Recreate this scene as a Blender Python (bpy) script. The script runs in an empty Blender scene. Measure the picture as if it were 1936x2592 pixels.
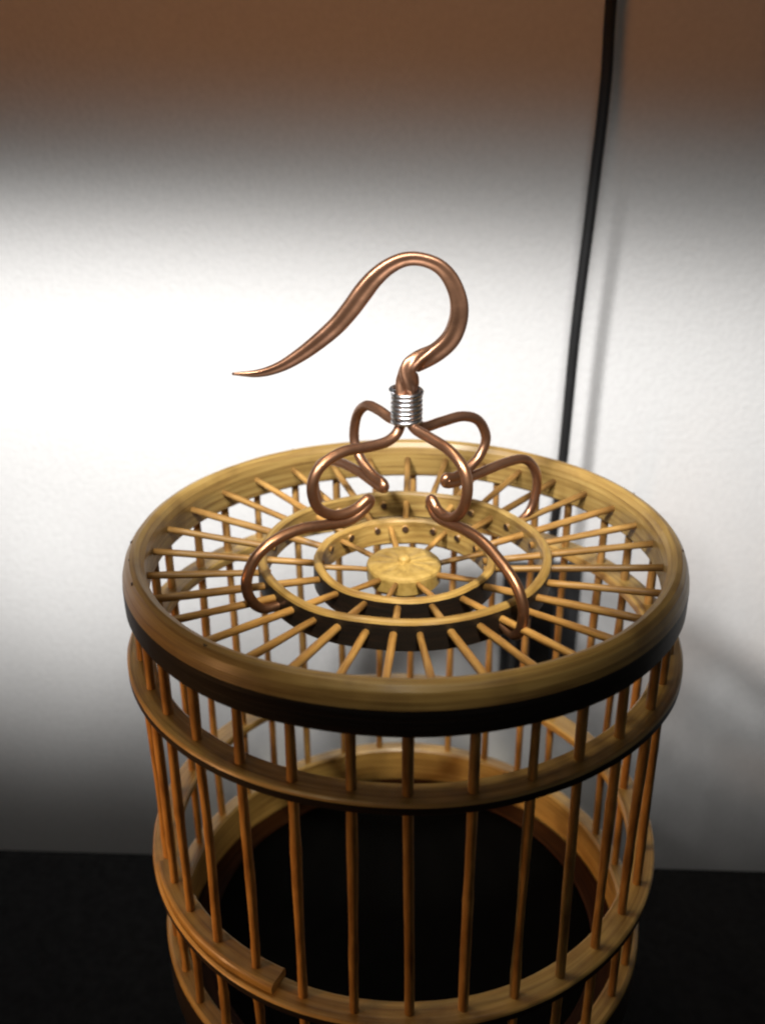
import bpy, bmesh, math, random
from mathutils import Vector, Matrix, noise
import numpy as np
random.seed(7)
S = 0.1                       # one cage radius is 10 cm
R = math.radians
sc = bpy.context.scene
C = sc.collection

# ------------------------------------------------------------------ camera
cam = bpy.data.cameras.new('camera')
co = bpy.data.objects.new('camera', cam); C.objects.link(co); sc.camera = co
cam.sensor_fit = 'VERTICAL'; cam.sensor_height = 36; cam.sensor_width = 36
cam.lens = 2476.2 / 2592 * 36
co.matrix_world = (Matrix.Translation(Vector((-0.0778, -3.1965, 1.5264)) * S)
                   @ Matrix.Rotation(R(90) - 0.42594, 4, 'X') @ Matrix.Rotation(-0.0046, 4, 'Z'))
cam.clip_start = 0.01; cam.clip_end = 50
cam.dof.use_dof = True; cam.dof.focus_distance = 0.33; cam.dof.aperture_fstop = 10.5

# ------------------------------------------------------------------ world
w = bpy.data.worlds.new('World'); sc.world = w; w.use_nodes = True
bg = w.node_tree.nodes['Background']
bg.inputs[0].default_value = (1.0, 0.96, 0.91, 1); bg.inputs[1].default_value = 0.044

# ------------------------------------------------------------------ lamps
def lamp(name, kind, loc, target, energy, color, size=0.02, spot=None, blend=0.5, sx=1.0):
    l = bpy.data.lights.new(name, kind); l.energy = energy; l.color = color
    o = bpy.data.objects.new(name, l); C.objects.link(o)
    loc = Vector(loc) * S; target = Vector(target) * S
    q = (target - loc).to_track_quat('-Z', 'Y')
    o.location = loc; o.rotation_euler = q.to_euler(); o.scale = (sx, 1, 1)
    if kind == 'SPOT':
        l.spot_size = R(spot); l.spot_blend = blend; l.shadow_soft_size = size
    elif kind == 'AREA':
        l.shape = 'DISK'; l.size = size
    else:
        l.shadow_soft_size = size
    return o
# shaded reading lamp above and left of the camera: throws the wide band on the wall
lamp('wall_spot', 'SPOT', (-1.7, -2.6, 3.4), (-1.1, 2.4, -0.80), 18, (1.0, 0.985, 0.97), 0.024, 29, 1.0, 8.0)
lamp('wall_spot_soft', 'SPOT', (0.2, -2.6, 3.4), (0.6, 2.4, -0.70), 11, (1.0, 0.985, 0.97), 0.05, 32, 1.0, 8.0)  # second spot, added to balance the brightness on the wall's right side
# added spot: a small pool of light low on the left of the wall
lamp('wall_pool', 'SPOT', (-3.0, -2.6, 2.6), (-2.20, 2.4, -1.50), 2.2, (1.0, 0.985, 0.97), 0.02, 10, 1.0, 1.0)
# added warm spot, no lamp known: brown glow on the top of the wall
lamp('upper_glow', 'SPOT', (-0.6, -2.6, 3.4), (-0.3, 2.4, 2.60), 1.35, (1.0, 0.34, 0.06), 0.03, 32, 0.45, 8.0)
# added spot, no source seen: brightens the inside of the base hoop
lamp('cage_spot', 'SPOT', (0.06, -2.4, 2.92), (0, 0.925, -1.84), 8.5, (1.0, 0.90, 0.70), 0.012, 20, 0.9, 1.2)
lamp('overhead_fill', 'SPOT', (-2.0, 0.2, 9.0), (0, 0, 0), 11, (1.0, 0.86, 0.62), 0.10, 17, 0.4)  # added fill from overhead, lightens the rim and hoop tops only
# low warm lamp to the left of the cage
lamp('left_glow', 'SPOT', (-5.5, -2.6, -0.3), (0, 0, -1.1), 10, (1.0, 0.50, 0.20), 0.05, 22, 0.6)

sc.view_settings.view_transform = 'Standard'; sc.view_settings.look = 'None'
sc.view_settings.exposure = 0; sc.view_settings.gamma = 1
sc.render.engine = 'CYCLES'; sc.cycles.filter_width = 2.3

# ------------------------------------------------------------------ materials
def mat(name):
    m = bpy.data.materials.new(name); m.use_nodes = True
    return m, m.node_tree.nodes, m.node_tree.links, m.node_tree.nodes['Principled BSDF']

def bamboo(name, dark, mid, light, rough=0.42, streak=(2.0, 60.0), spots=0.35, coat=0.15):
    m, n, l, p = mat(name)
    uv = n.new('ShaderNodeTexCoord'); mp = n.new('ShaderNodeMapping')
    oi = n.new('ShaderNodeObjectInfo')
    add = n.new('ShaderNodeVectorMath'); add.operation = 'ADD'
    sc_ = n.new('ShaderNodeVectorMath'); sc_.operation = 'SCALE'; sc_.inputs['Scale'].default_value = 37
    cmb = n.new('ShaderNodeCombineXYZ')
    for k in range(3): l.new(oi.outputs['Random'], cmb.inputs[k])
    l.new(cmb.outputs[0], sc_.inputs[0])
    mp.inputs['Scale'].default_value = (streak[0], streak[1], 1)
    l.new(uv.outputs['UV'], add.inputs[0]); l.new(sc_.outputs[0], add.inputs[1])
    l.new(add.outputs[0], mp.inputs[0])
    a = n.new('ShaderNodeTexNoise'); a.inputs['Scale'].default_value = 1; a.inputs['Detail'].default_value = 5
    a.inputs['Roughness'].default_value = 0.62
    l.new(mp.outputs[0], a.inputs['Vector'])
    r = n.new('ShaderNodeValToRGB'); e = r.color_ramp.elements
    e[0].position = 0.30; e[0].color = (*dark, 1); e[1].position = 0.72; e[1].color = (*light, 1)
    x = e.new(0.5); x.color = (*mid, 1)
    l.new(a.outputs['Fac'], r.inputs[0])
    # patches of stain
    b = n.new('ShaderNodeTexNoise'); b.inputs['Scale'].default_value = 55; b.inputs['Detail'].default_value = 4
    l.new(uv.outputs['Object'], b.inputs['Vector'])
    rr = n.new('ShaderNodeMapRange'); rr.inputs[1].default_value = 0.50; rr.inputs[2].default_value = 0.72
    rr.inputs[3].default_value = 0; rr.inputs[4].default_value = spots
    l.new(b.outputs['Fac'], rr.inputs[0])
    mx = n.new('ShaderNodeMix'); mx.data_type = 'RGBA'; mx.blend_type = 'MIX'
    l.new(rr.outputs[0], mx.inputs['Factor']); l.new(r.outputs[0], mx.inputs['A'])
    mx.inputs['B'].default_value = (dark[0] * .45, dark[1] * .38, dark[2] * .4, 1)
    hs = n.new('ShaderNodeHueSaturation')
    vr = n.new('ShaderNodeMapRange'); vr.inputs[3].default_value = 0.70; vr.inputs[4].default_value = 1.22
    l.new(oi.outputs['Random'], vr.inputs[0]); l.new(vr.outputs[0], hs.inputs['Value'])
    l.new(mx.outputs['Result'], hs.inputs['Color'])
    l.new(hs.outputs[0], p.inputs['Base Color'])
    p.inputs['Roughness'].default_value = rough
    p.inputs['Coat Weight'].default_value = coat; p.inputs['Coat Roughness'].default_value = 0.25
    bp = n.new('ShaderNodeBump'); bp.inputs['Strength'].default_value = 0.35; bp.inputs['Distance'].default_value = 0.0006
    l.new(a.outputs['Fac'], bp.inputs['Height']); l.new(bp.outputs[0], p.inputs['Normal'])
    return m

M = {}
M['hoop'] = bamboo('bamboo_hoop', (.23, .125, .034), (.41, .255, .072), (.56, .38, .125), 0.42, spots=.5)
M['skin'] = bamboo('dark_bamboo_skin', (.008, .006, .005), (.012, .008, .006), (.028, .014, .008), 0.5, coat=0.05)
M['bar'] = bamboo('bamboo_bar', (.20, .095, .025), (.37, .195, .052), (.52, .31, .095), 0.48, (6, 14), 0.45)
M['disc'] = bamboo('bamboo_disc', (.26, .165, .042), (.40, .27, .078), (.50, .35, .12), 0.5, (3, 25), 0.5)
M['end'] = bamboo('bamboo_end_grain', (.035, .016, .007), (.06, .028, .012), (.10, .05, .02), 0.7, coat=0)

M['lip'] = bamboo('dark_stained_bamboo', (.020, .006, .0015), (.040, .013, .003), (.065, .024, .006), 0.6, coat=0)

def simple(name, col, rough, metal=0.0, nscale=90, var=0.25, bump=0.2, bd=0.0004, coat=0):
    m, n, l, p = mat(name)
    tc = n.new('ShaderNodeTexCoord'); a = n.new('ShaderNodeTexNoise')
    a.inputs['Scale'].default_value = nscale; a.inputs['Detail'].default_value = 4
    l.new(tc.outputs['Object'], a.inputs['Vector'])
    r = n.new('ShaderNodeValToRGB'); e = r.color_ramp.elements
    e[0].position = .3; e[1].position = .7
    e[0].color = tuple(c * (1 - var) for c in col) + (1,); e[1].color = tuple(min(1, c * (1 + var)) for c in col) + (1,)
    l.new(a.outputs['Fac'], r.inputs[0]); l.new(r.outputs[0], p.inputs['Base Color'])
    rr = n.new('ShaderNodeMapRange'); rr.inputs[3].default_value = rough * .75; rr.inputs[4].default_value = min(1, rough * 1.3)
    l.new(a.outputs['Fac'], rr.inputs[0]); l.new(rr.outputs[0], p.inputs['Roughness'])
    p.inputs['Metallic'].default_value = metal; p.inputs['Coat Weight'].default_value = coat
    bp = n.new('ShaderNodeBump'); bp.inputs['Strength'].default_value = bump; bp.inputs['Distance'].default_value = bd
    l.new(a.outputs['Fac'], bp.inputs['Height']); l.new(bp.outputs[0], p.inputs['Normal'])
    return m
M['copper'] = simple('aged_copper', (.38, .195, .112), .30, .88, 95, .25, .55, .0005)
M['lip'].node_tree.nodes['Principled BSDF'].inputs['Specular IOR Level'].default_value = .1
def tarnish(m):
    n, l = m.node_tree.nodes, m.node_tree.links; p = n['Principled BSDF']
    tc = n.new('ShaderNodeTexCoord'); a = n.new('ShaderNodeTexNoise'); a.inputs['Scale'].default_value = 48; a.inputs['Detail'].default_value = 9
    a.inputs['Roughness'].default_value = .65; l.new(tc.outputs['Object'], a.inputs['Vector'])
    r = n.new('ShaderNodeMapRange'); r.inputs[1].default_value = .44; r.inputs[2].default_value = .66; r.inputs[4].default_value = .65
    l.new(a.outputs['Fac'], r.inputs[0])
    old = p.inputs['Base Color'].links[0].from_socket; oldr = p.inputs['Roughness'].links[0].from_socket
    mx = n.new('ShaderNodeMix'); mx.data_type = 'RGBA'; l.new(r.outputs[0], mx.inputs['Factor']); l.new(old, mx.inputs['A'])
    mx.inputs['B'].default_value = (.050, .026, .024, 1); l.new(mx.outputs['Result'], p.inputs['Base Color'])
    ad = n.new('ShaderNodeMath'); ad.operation = 'MULTIPLY_ADD'; l.new(r.outputs[0], ad.inputs[0]); ad.inputs[1].default_value = .25; l.new(oldr, ad.inputs[2])
    l.new(ad.outputs[0], p.inputs['Roughness'])
tarnish(M['copper'])
M['steel'] = simple('steel_wire', (.62, .62, .64), .28, 1.0, 200, .15, .1)
M['wall'] = simple('white_painted_wall', (.78, .775, .765), .75, 0, 330, .035, .40, .0009)
M['table'] = simple('black_table', (.0015, .0015, .0016), .75, 0, 240, .3, .1)
M['table'].node_tree.nodes['Principled BSDF'].inputs['Specular IOR Level'].default_value = 0.12
M['tray'] = simple('black_tray', (.0012, .0012, .0012), .8, 0, 120, .3, .1)
M['tray'].node_tree.nodes['Principled BSDF'].inputs['Specular IOR Level'].default_value = 0.03
M['plastic'] = simple('black_plastic', (.005, .005, .0055), .6, 0, 120, .2, .1)

M['plate'] = simple('dark_grey_plastic', (.035, .035, .036), .7, 0, 120, .2, .1)

# ------------------------------------------------------------------ helpers
def obj(name, me, parent=None, loc=None, rot=None, label=None):
    o = bpy.data.objects.new(name, me); C.objects.link(o)
    if parent: o.parent = parent
    if loc is not None: o.location = Vector(loc) * S
    if rot is not None: o.rotation_euler = rot
    if label: o['label'] = label
    return o

def mesh(name, verts, faces, mats, midx=None, uvs=None, smooth=True):
    me = bpy.data.meshes.new(name)
    me.from_pydata([tuple(Vector(v) * S) for v in verts], [], faces)
    for m in mats: me.materials.append(m)
    if midx is not None: me.polygons.foreach_set('material_index', midx)
    me.polygons.foreach_set('use_smooth', [bool(smooth)] * len(faces))
    if uvs is not None:
        u = me.uv_layers.new(name='UVMap'); u.data.foreach_set('uv', [c for f in uvs for p in f for c in p])
    me.update()
    return me

def lathe(name, prof, mats, pm, a0=0.0, a1=360.0, segs=180, wob=0.004, seed=0):
    """closed profile [(r,z)] swept round the axis; pm = material index per profile edge.
    Sharp profile corners are kept by giving every edge its own vertices."""
    full = abs(a1 - a0 - 360) < 1e-6
    n = len(prof); V = []; F = []; U = []; MI = []
    cnt = segs if full else segs + 1
    def P(i, k):
        a = R(a0 + (a1 - a0) * k / segs)
        r, z = prof[i]
        j = noise.noise(Vector((math.cos(a) * 1.6, math.sin(a) * 1.6, seed * 3.7)))
        j2 = noise.noise(Vector((math.cos(a) * 9, math.sin(a) * 9, seed * 1.7 + i * 5.3)))
        j3 = noise.noise(Vector((math.cos(a) * 2.2 + 9, math.sin(a) * 2.2, seed * 2.1)))
        r = r + wob * j + wob * .35 * j2; z = z + wob * 1.2 * j3 + wob * .25 * j2
        return (r * math.cos(a), r * math.sin(a), z)
    acc = 0.0
    for i in range(n):
        i2 = (i + 1) % n
        ln = math.hypot(prof[i2][0] - prof[i][0], prof[i2][1] - prof[i][1])
        base = len(V)
        for k in range(cnt):
            V.append(P(i, k)); V.append(P(i2, k))
        for k in range(segs):
            k2 = (k + 1) % cnt
            F.append((base + 2 * k, base + 2 * k2, base + 2 * k2 + 1, base + 2 * k + 1))
            u0 = R(a0 + (a1 - a0) * k / segs); u1 = R(a0 + (a1 - a0) * (k + 1) / segs)
            U.append(((u0, acc), (u1, acc), (u1, acc + ln), (u0, acc + ln)))
            MI.append(pm[i])
        acc += ln
    if not full:
        for k, rev in ((0, False), (segs, True)):
            base = len(V)
            V += [P(i, k) for i in range(n)]
            f = list(range(base, base + n))
            F.append(tuple(f if rev else f[::-1])); U.append([(i * .3, .1) for i in range(n)]); MI.append(0)
    return mesh(name, V, F, mats, MI, U)

def tube(name, pts, rad, mats, sides=8, lobes=0, lobe_d=0.0, twist=None, capm=0, squash=None, smooth=True, up=None):
    """swept tube with parallel-transported frame; rad may be a list; lobes give lengthwise grooves"""
    pts = [Vector(p) for p in pts]; n = len(pts)
    if not isinstance(rad, (list, tuple)): rad = [rad] * n
    tan = [(pts[min(i + 1, n - 1)] - pts[max(i - 1, 0)]).normalized() for i in range(n)]
    nor = Vector(up) if up else (Vector((0, 0, 1)) if abs(tan[0].z) < .8 else Vector((0, 1, 0)))
    V = []; F = []; U = []; MI = []; L = 0
    lens = []
    for i in range(n):
        if i: L += (pts[i] - pts[i - 1]).length
        lens.append(L)
        t = tan[i]; nor = (nor - t * nor.dot(t)).normalized(); b = t.cross(nor)
        tw = twist[i] if twist else 0
        q = squash[i] if squash else 1.0
        for k in range(sides):
            a = 2 * math.pi * k / sides
            rr = rad[i]
            if lobes: rr *= 1 - lobe_d * (0.5 - 0.5 * math.cos(lobes * a))
            A = a + tw
            V.append(pts[i] + nor * (math.cos(A) * rr) + b * (math.sin(A) * rr * q))
    for i in range(n - 1):
        for k in range(sides):
            k2 = (k + 1) % sides
            F.append((i * sides + k, i * sides + k2, (i + 1) * sides + k2, (i + 1) * sides + k))
            MI.append(0)
            U.append(((lens[i], k / sides * .3), (lens[i], (k + 1) / sides * .3), (lens[i + 1], (k + 1) / sides * .3), (lens[i + 1], k / sides * .3)))
    F.append(tuple(range(sides))[::-1]); F.append(tuple(range((n - 1) * sides, n * sides)))
    for _ in range(2): MI.append(capm); U.append([(k * .1, 0) for k in range(sides)])
    me = mesh(name, V, F, mats, MI, U, smooth)
    for poly in me.polygons[-2:]: poly.use_smooth = False
    return me

def spline(P, per=8):
    P = [np.array(p, float) for p in P]
    P = [2 * P[0] - P[1]] + P + [2 * P[-1] - P[-2]]
    out = []
    for i in range(1, len(P) - 2):
        p0, p1, p2, p3 = P[i - 1:i + 3]
        for k in range(per):
            t = k / per
            out.append(.5 * ((2 * p1) + (-p0 + p2) * t + (2 * p0 - 5 * p1 + 4 * p2 - p3) * t * t + (-p0 + 3 * p1 - 3 * p2 + p3) * t ** 3))
    out.append(P[-2])
    return out

def thing(name, label, cat, loc=(0, 0, 0)):
    o = bpy.data.objects.new(name, None); C.objects.link(o); o.location = Vector(loc) * S
    o.empty_display_size = .02; o['label'] = label; o['category'] = cat
    return o

def box_mesh(name, a, b, m, bev=0.0):
    bm = bmesh.new(); bmesh.ops.create_cube(bm, size=1)
    for v in bm.verts:
        v.co = Vector([(a[i] + b[i]) / 2 + v.co[i] * (b[i] - a[i]) for i in range(3)]) * S
    if bev: bmesh.ops.bevel(bm, geom=bm.edges[:], offset=bev * S, segments=3, affect='EDGES', profile=.5)
    me = bpy.data.meshes.new(name); bm.to_mesh(me); bm.free(); me.materials.append(m)
    return me

# ------------------------------------------------------------------ setting
WY = 2.4
wl = obj('wall', box_mesh('wall', (-40, WY, -14), (40, WY + 1, 24), M['wall'])); wl['kind'] = 'structure'
# black table: its back edge runs slightly askew behind the cage
ex0, ey0, ex1, ey1 = -2.3155, 1.1920, 2.0716, 0.9951
d = Vector((ex1 - ex0, ey1 - ey0, 0)).normalized(); bk = Vector((-d.y, d.x, 0))
mid = Vector(((ex0 + ex1) / 2, (ey0 + ey1) / 2, 0))
TZ = -2.6
bm = bmesh.new(); bmesh.ops.create_cube(bm, size=1)
for v in bm.verts:
    u, t, z = v.co
    v.co = (mid + d * (u * 24) + bk * ((t - .5) * 9) + Vector((0, 0, TZ - .15 + z * .3))) * S
bmesh.ops.bevel(bm, geom=bm.edges[:], offset=.02 * S, segments=2, affect='EDGES')
me = bpy.data.meshes.new('table_top'); bm.to_mesh(me); bm.free(); me.materials.append(M['table'])
tb = obj('table', me); tb['label'] = 'matt black table top under the bamboo cage'; tb['category'] = 'table'

# ------------------------------------------------------------------ the cage
cage = thing('bird_cage', 'round bamboo bird cage with spoked flat top and copper hanging hook, on the black table', 'bird cage', (0, 0, TZ))
OFF = (0, 0, -TZ)
def part(name, me, parent=cage, rot=None, label=None, extra=(0, 0, 0)):
    off = (extra[0], extra[1], extra[2] - TZ) if parent is cage else extra
    return obj(name, me, parent, off, rot, label)
HM = [M['hoop'], M['skin']]

# top rim: half-round bamboo hoop, dark outer skin
prof = [(.917, -.150), (.917, -.050), (.922, -.022), (.934, -.004), (.952, .004), (.970, -.002), (.984, -.018),
        (.994, -.042), (1.0, -.068), (1.001, -.085), (1.001, -.150), (.994, -.160), (.925, -.160)]
part('top_rim', lathe('top_rim', prof, HM, [0] * 8 + [1] * 3 + [0] * 2, seed=1), label='thick rounded rim with dark outer skin')
def flat(r0, r1, z0, z1, b=.006):
    return [(r0, z0 + b), (r0, z1 - b), (r0 + b, z1), (r1 - b * 1.5, z1), (r1 - b * .5, z1 - b * .5), (r1, z1 - b * 1.5), (r1, z0 + b), (r1 - b, z0), (r0 + b, z0)]
pmf = [0, 0, 0, 0, 0, 1, 1, 0, 0]
part('hoop', lathe('upper_hoop', flat(.915, 1.017, -.418, -.378), HM, pmf, seed=2))
part('hoop', lathe('lower_hoop', flat(.915, 1.018, -1.326, -1.286), HM, pmf, seed=3))
part('base_hoop', lathe('base_hoop', flat(.925, .998, -1.915, -1.705, .010), HM, pmf, seed=4), label='tall base hoop, pale inside and dark outside')
tray = []
part('floor_tray', lathe('floor_tray', [(0.001, -1.900), (.924, -1.900), (.924, -1.918), (0.001, -1.918)], [M['tray']], [0] * 4, segs=64, wob=0), label='black floor panel')
part('tray_lip', lathe('tray_lip', flat(.822, .924, -1.900, -1.884), [M['lip']] * 2, pmf, seed=14, wob=.003), label='dark brown lip round the black floor panel')
for a in (48, 138, 228, 318):
    c_, s_ = math.cos(R(a)), math.sin(R(a))
    pts = spline([(.955 * c_, .955 * s_, -1.90), (.97 * c_, .97 * s_, -2.1), (.94 * c_, .94 * s_, -2.35), (.98 * c_, .98 * s_, -2.6)], 5)
    part('foot', tube('foot', pts, [.06 - .02 * math.sin(k / len(pts) * math.pi) for k in range(len(pts))], [M['skin']], 10))

# inner rings of the dished top
part('spoke_ring', lathe('outer_spoke_ring', flat(.500, .533, -.178, -.066, .008), HM, pmf, seed=5, wob=.005, segs=120), label='larger inner ring of the spoked top')
part('spoke_ring', lathe('inner_spoke_ring', flat(.302, .334, -.205, -.098, .008), HM, pmf, seed=6, wob=.005, segs=96), label='smaller inner ring round the hub')
hub = part('hub_disc', lathe('hub_disc', [(.001, -.122), (.095, -.122), (.124, -.124), (.134, -.130), (.137, -.140), (.134, -.192), (.120, -.206), (.001, -.208)],
           [M['disc']], [0] * 8, segs=64, wob=.006, seed=9), label='round wooden hub where the spokes meet')
obj('pin', lathe('hub_pin', [(.001, -.098), (.014, -.100), (.022, -.108), (.024, -.126), (.001, -.126)], [M['disc']], [0] * 5, segs=20, wob=.002, seed=11), hub, (0, 0, 0))

# spokes: measured bearings
spa = [2.9, 13.0, 23.5, 34.2, 44.9, 55.6, 66.3, 77.0, 87.7, 98.5, 109.3, 120.5, 132.2, 143.5, 156.0, 168.1, 179.9, 191.6, 202.6,
       213.0, 224.4, 235.5, 245.2, 255.6, 265.1, 274.3, 285.0, 296.0, 305.4, 315.9, 326.5, 339.0, 351.0]
zs = lambda r: -.072 - .085 * (1 - r)
SM = [M['bar'], M['end']]
def rod(name, p0, p1, r, segs=5, bend=.004, sd=0):
    p0 = Vector(p0); p1 = Vector(p1); pts = []
    for k in range(segs + 1):
        t = k / segs; p = p0.lerp(p1, t)
        wv = bend * math.sin(math.pi * t)
        p += Vector((0, noise.noise(Vector((sd, t * 2, 1))) * bend * 1.5 * min(1, 6 * t * (1 - t)), wv * noise.noise(Vector((sd, 7, 3)))))
        pts.append(p)
    rr = [r * (1 + .25 * noise.noise(Vector((sd * 1.3, k * .8, 5)))) for k in range(segs + 1)]
    return tube(name, pts, rr, SM, 8, capm=1)
long_m = [rod('long_spoke', (.292, 0, zs(.292)), (.93, 0, zs(.93)), .0134, sd=k) for k in range(4)]
short_m = [rod('short_spoke', (.488, 0, zs(.488)), (.93, 0, zs(.93)), .0134, sd=k + 9) for k in range(4)]
hub_m = [rod('hub_spoke', (.125, 0, zs(.125) - .004), (.322, 0, zs(.322)), .0105, sd=k + 20) for k in range(3)]
for i, a in enumerate(spa):
    ln = (i % 2 == 0)
    me = (long_m if ln else short_m)[(i * 7) % 4]
    o = part('spoke', me, rot=(0, 0, R(a)))
for i, a in enumerate((14.5, 57, 99, 141, 184.5, 227, 256, 291, 333)):
    part('hub_spoke', hub_m[i % 3], rot=(0, 0, R(a)))

# upright bars
bar_a = [206.6, 216.2, 227.0, 237.9, 248.8, 259.6, 269.8, 280.8, 291.7]
for k in range(1, 25): bar_a.append((291.7 + 10.996 * k + random.uniform(-.9, .9)) % 360)
RB = .962
def vbar(name, z0, z1, r, sd, segs=22):
    pts = []
    for k in range(segs + 1):
        t = k / segs
        pts.append((noise.noise(Vector((sd, t * 1.6, 2))) * .011, noise.noise(Vector((sd + 4, t * 1.6, 2))) * .011, z0 + (z1 - z0) * t))
    rr = [r * (1 + .22 * noise.noise(Vector((sd * 1.7, k * .22, 8)))) for k in range(segs + 1)]
    rr[(3 + sd * 5) % 17 + 2] *= 1.11
    return tube(name, pts, rr, SM, 8, capm=1)
full_m = [vbar('bar', -1.80, -.12, .0165, k) for k in range(6)]
door_m = [vbar('door_bar', -1.262, -.12, .0162, k + 10) for k in range(4)]
low_m = [vbar('low_bar', -1.80, -1.295, .0162, k + 20) for k in range(4)]
door = part('door', lathe('door_sill', flat(.920, 1.008, -1.280, -1.238, .008), HM, [0] * 9, 199.5, 243.3, 40, .003, 8), label='sliding door, its curved bottom slat resting on the lower hoop')
for i, a in enumerate(bar_a):
    loc = (RB * math.cos(R(a)), RB * math.sin(R(a)), 0)
    if 205 < a < 240:
        o = obj('door_bar', door_m[i % 4], door, loc, (0, 0, R(random.uniform(0, 360))))
        part('bar', low_m[i % 4], rot=(0, 0, R(a)), extra=(loc[0], loc[1], 0))
    else:
        part('bar', full_m[(i * 5) % 6], rot=(0, 0, R(random.uniform(0, 360))), extra=loc)

# small pegs that pin the rim and the hoops
pegm = tube('peg', [(0, 0, -.02), (0, 0, .004)], .010, [M['end']], 8)
for a, r, z in [(184, .968, -.004), (193, .962, .0), (203, .968, -.003), (38, .968, -.003), (21, .972, -.006), (76, .968, -.004),
                (119, .966, -.003), (351, .972, -.006), (100, .93, -.004), (232, .962, .0)]:
    part('peg', pegm, rot=(0, 0, 0), extra=(r * math.cos(R(a)), r * math.sin(R(a)), z - .0045))

# ------------------------------------------------------------------ hook
W = .0605
hp = [(.006, .46), (.007, .53), (.010, .572), (.016, .610), (.050, .634), (.106, .663), (.153, .711), (.175, .775), (.173, .838),
      (.148, .900), (.108, .944), (.054, .966), (0, .967), (-.053, .945), (-.100, .907), (-.139, .861), (-.179, .808),
      (-.227, .753), (-.292, .697), (-.358, .649), (-.424, .612), (-.497, .591), (-.582, .590)]
hw = [.033, .034, .033, .031, .029, .030, .031, .031, .030, .027, .023, .021, .022, .025, .029, .032, .031, .029, .026, .022, .017, .012, .004]
P3 = spline([(x, 0.0, z, r_) for (x, z), r_ in zip(hp, hw)], 7)
pts = [Vector((p[0], p[1] + .0, p[2])) for p in P3]
rad = [max(.003, p[3] * 1.20) for p in P3]
nP = len(pts)
tw = [R(45) + (R(200) * max(0, 1 - i / (nP * .22))) for i in range(nP)]
hook = part('hook', tube('hook', pts, rad, [M['copper']], 32, lobes=4, lobe_d=.30, twist=tw, up=(0, 1, 0)), label='question-mark hook of aged copper strands tapering to a point')
# steel winding round the neck
cp = []
turns = 7.5
for k in range(int(turns * 20) + 1):
    a = 2 * math.pi * k / 20; t = k / (turns * 20)
    rr = .047 if t < .87 else .047 + (t - .87) / .13 * .006
    rr += .0016 * noise.noise(Vector((k * .04, 3, 1)))
    cp.append((.0065 + rr * math.cos(a), rr * math.sin(a), .413 + .119 * t + .0028 * noise.noise(Vector((k * .05, 0, 9)))))
obj('wire_winding', tube('wire_winding', cp, .0088, [M['steel']], 8), hook, (0, 0, 0), label='bright steel wire wound round the neck')
legs = {
 305: [(.018, .47), (.022, .43), (.050, .405), (.13, .397), (.235, .384), (.311, .344), (.334, .276), (.310, .195), (.250, .146), (.185, .148), (.148, .176),
       (.146, .158), (.19, .122), (.33, .132), (.43, .120), (.525, .080), (.593, .030), (.625, -.033), (.620, -.105), (.585, -.145), (.510, -.130)],
 215: [(.018, .47), (.022, .43), (.040, .385), (.085, .362), (.167, .360), (.264, .364), (.350, .333), (.385, .272), (.368, .192), (.300, .142), (.220, .142), (.165, .168),
       (.165, .146), (.250, .108), (.425, .128), (.537, .113), (.610, .070), (.647, .0), (.638, -.072), (.592, -.125), (.510, -.130)],
 35: [(.018, .47), (.022, .43), (.070, .384), (.155, .386), (.248, .387), (.325, .355), (.365, .283), (.342, .222), (.290, .180), (.225, .158), (.180, .165),
      (.190, .140), (.300, .140), (.470, .158), (.575, .145), (.635, .070), (.637, -.020), (.600, -.090), (.510, -.130)],
 125: [(.018, .47), (.022, .43), (.087, .404), (.168, .414), (.245, .410), (.308, .355), (.330, .260), (.290, .190), (.210, .150), (.145, .140),
       (.150, .118), (.300, .132), (.430, .128), (.540, .100), (.610, .040), (.632, -.030), (.600, -.105), (.510, -.130)]}
for a, pr in legs.items():
    c_, s_ = math.cos(R(a)), math.sin(R(a))
    P = spline([(r_, z) for r_, z in pr], 7)
    pts = [Vector((.0065 + p[0] * c_, p[0] * s_ + .004 * noise.noise(Vector((a, i * .05, 0))), p[1])) for i, p in enumerate(P)]
    n_ = len(pts)
    rad = [.0188 * (1 - .25 * max(0, (i / n_ - .9) / .1)) for i in range(n_)]
    obj('wire_leg', tube('wire_leg', pts, rad, [M['copper']], 12, up=(-s_, c_, 0)), hook, (0, 0, 0))

# ------------------------------------------------------------------ behind the cage
ad = thing('wall_adapter', 'black box low on the wall with a black cord rising to the top', 'power adapter', (.96, WY, -2.22))
def onad(name, me, label=None):
    o = obj(name, me, ad, (-.96, -WY, 2.22), label=label); return o
onad('adapter_body', box_mesh('adapter_body', (.745, WY - .36, -2.16), (.985, WY, -1.42), M['plastic'], .03))
onad('socket_plate', box_mesh('socket_plate', (.70, WY - .07, -2.22), (1.20, WY, -1.36), M['plate'], .02), 'dark grey plate behind the black box')
cy = WY - .40
cord = spline([(1.005, cy, 2.9), (1.010, cy, 1.81), (1.017, cy, 1.43), (.995, cy, .88), (.965, cy, .24), (.950, cy, -.49), (.93, cy, -.90), (.91, cy + .02, -1.25), (.90, cy + .1, -1.5)], 8)
onad('cord', tube('cord', cord, .029, [M['plastic']], 12), 'black power cord running straight up the wall')
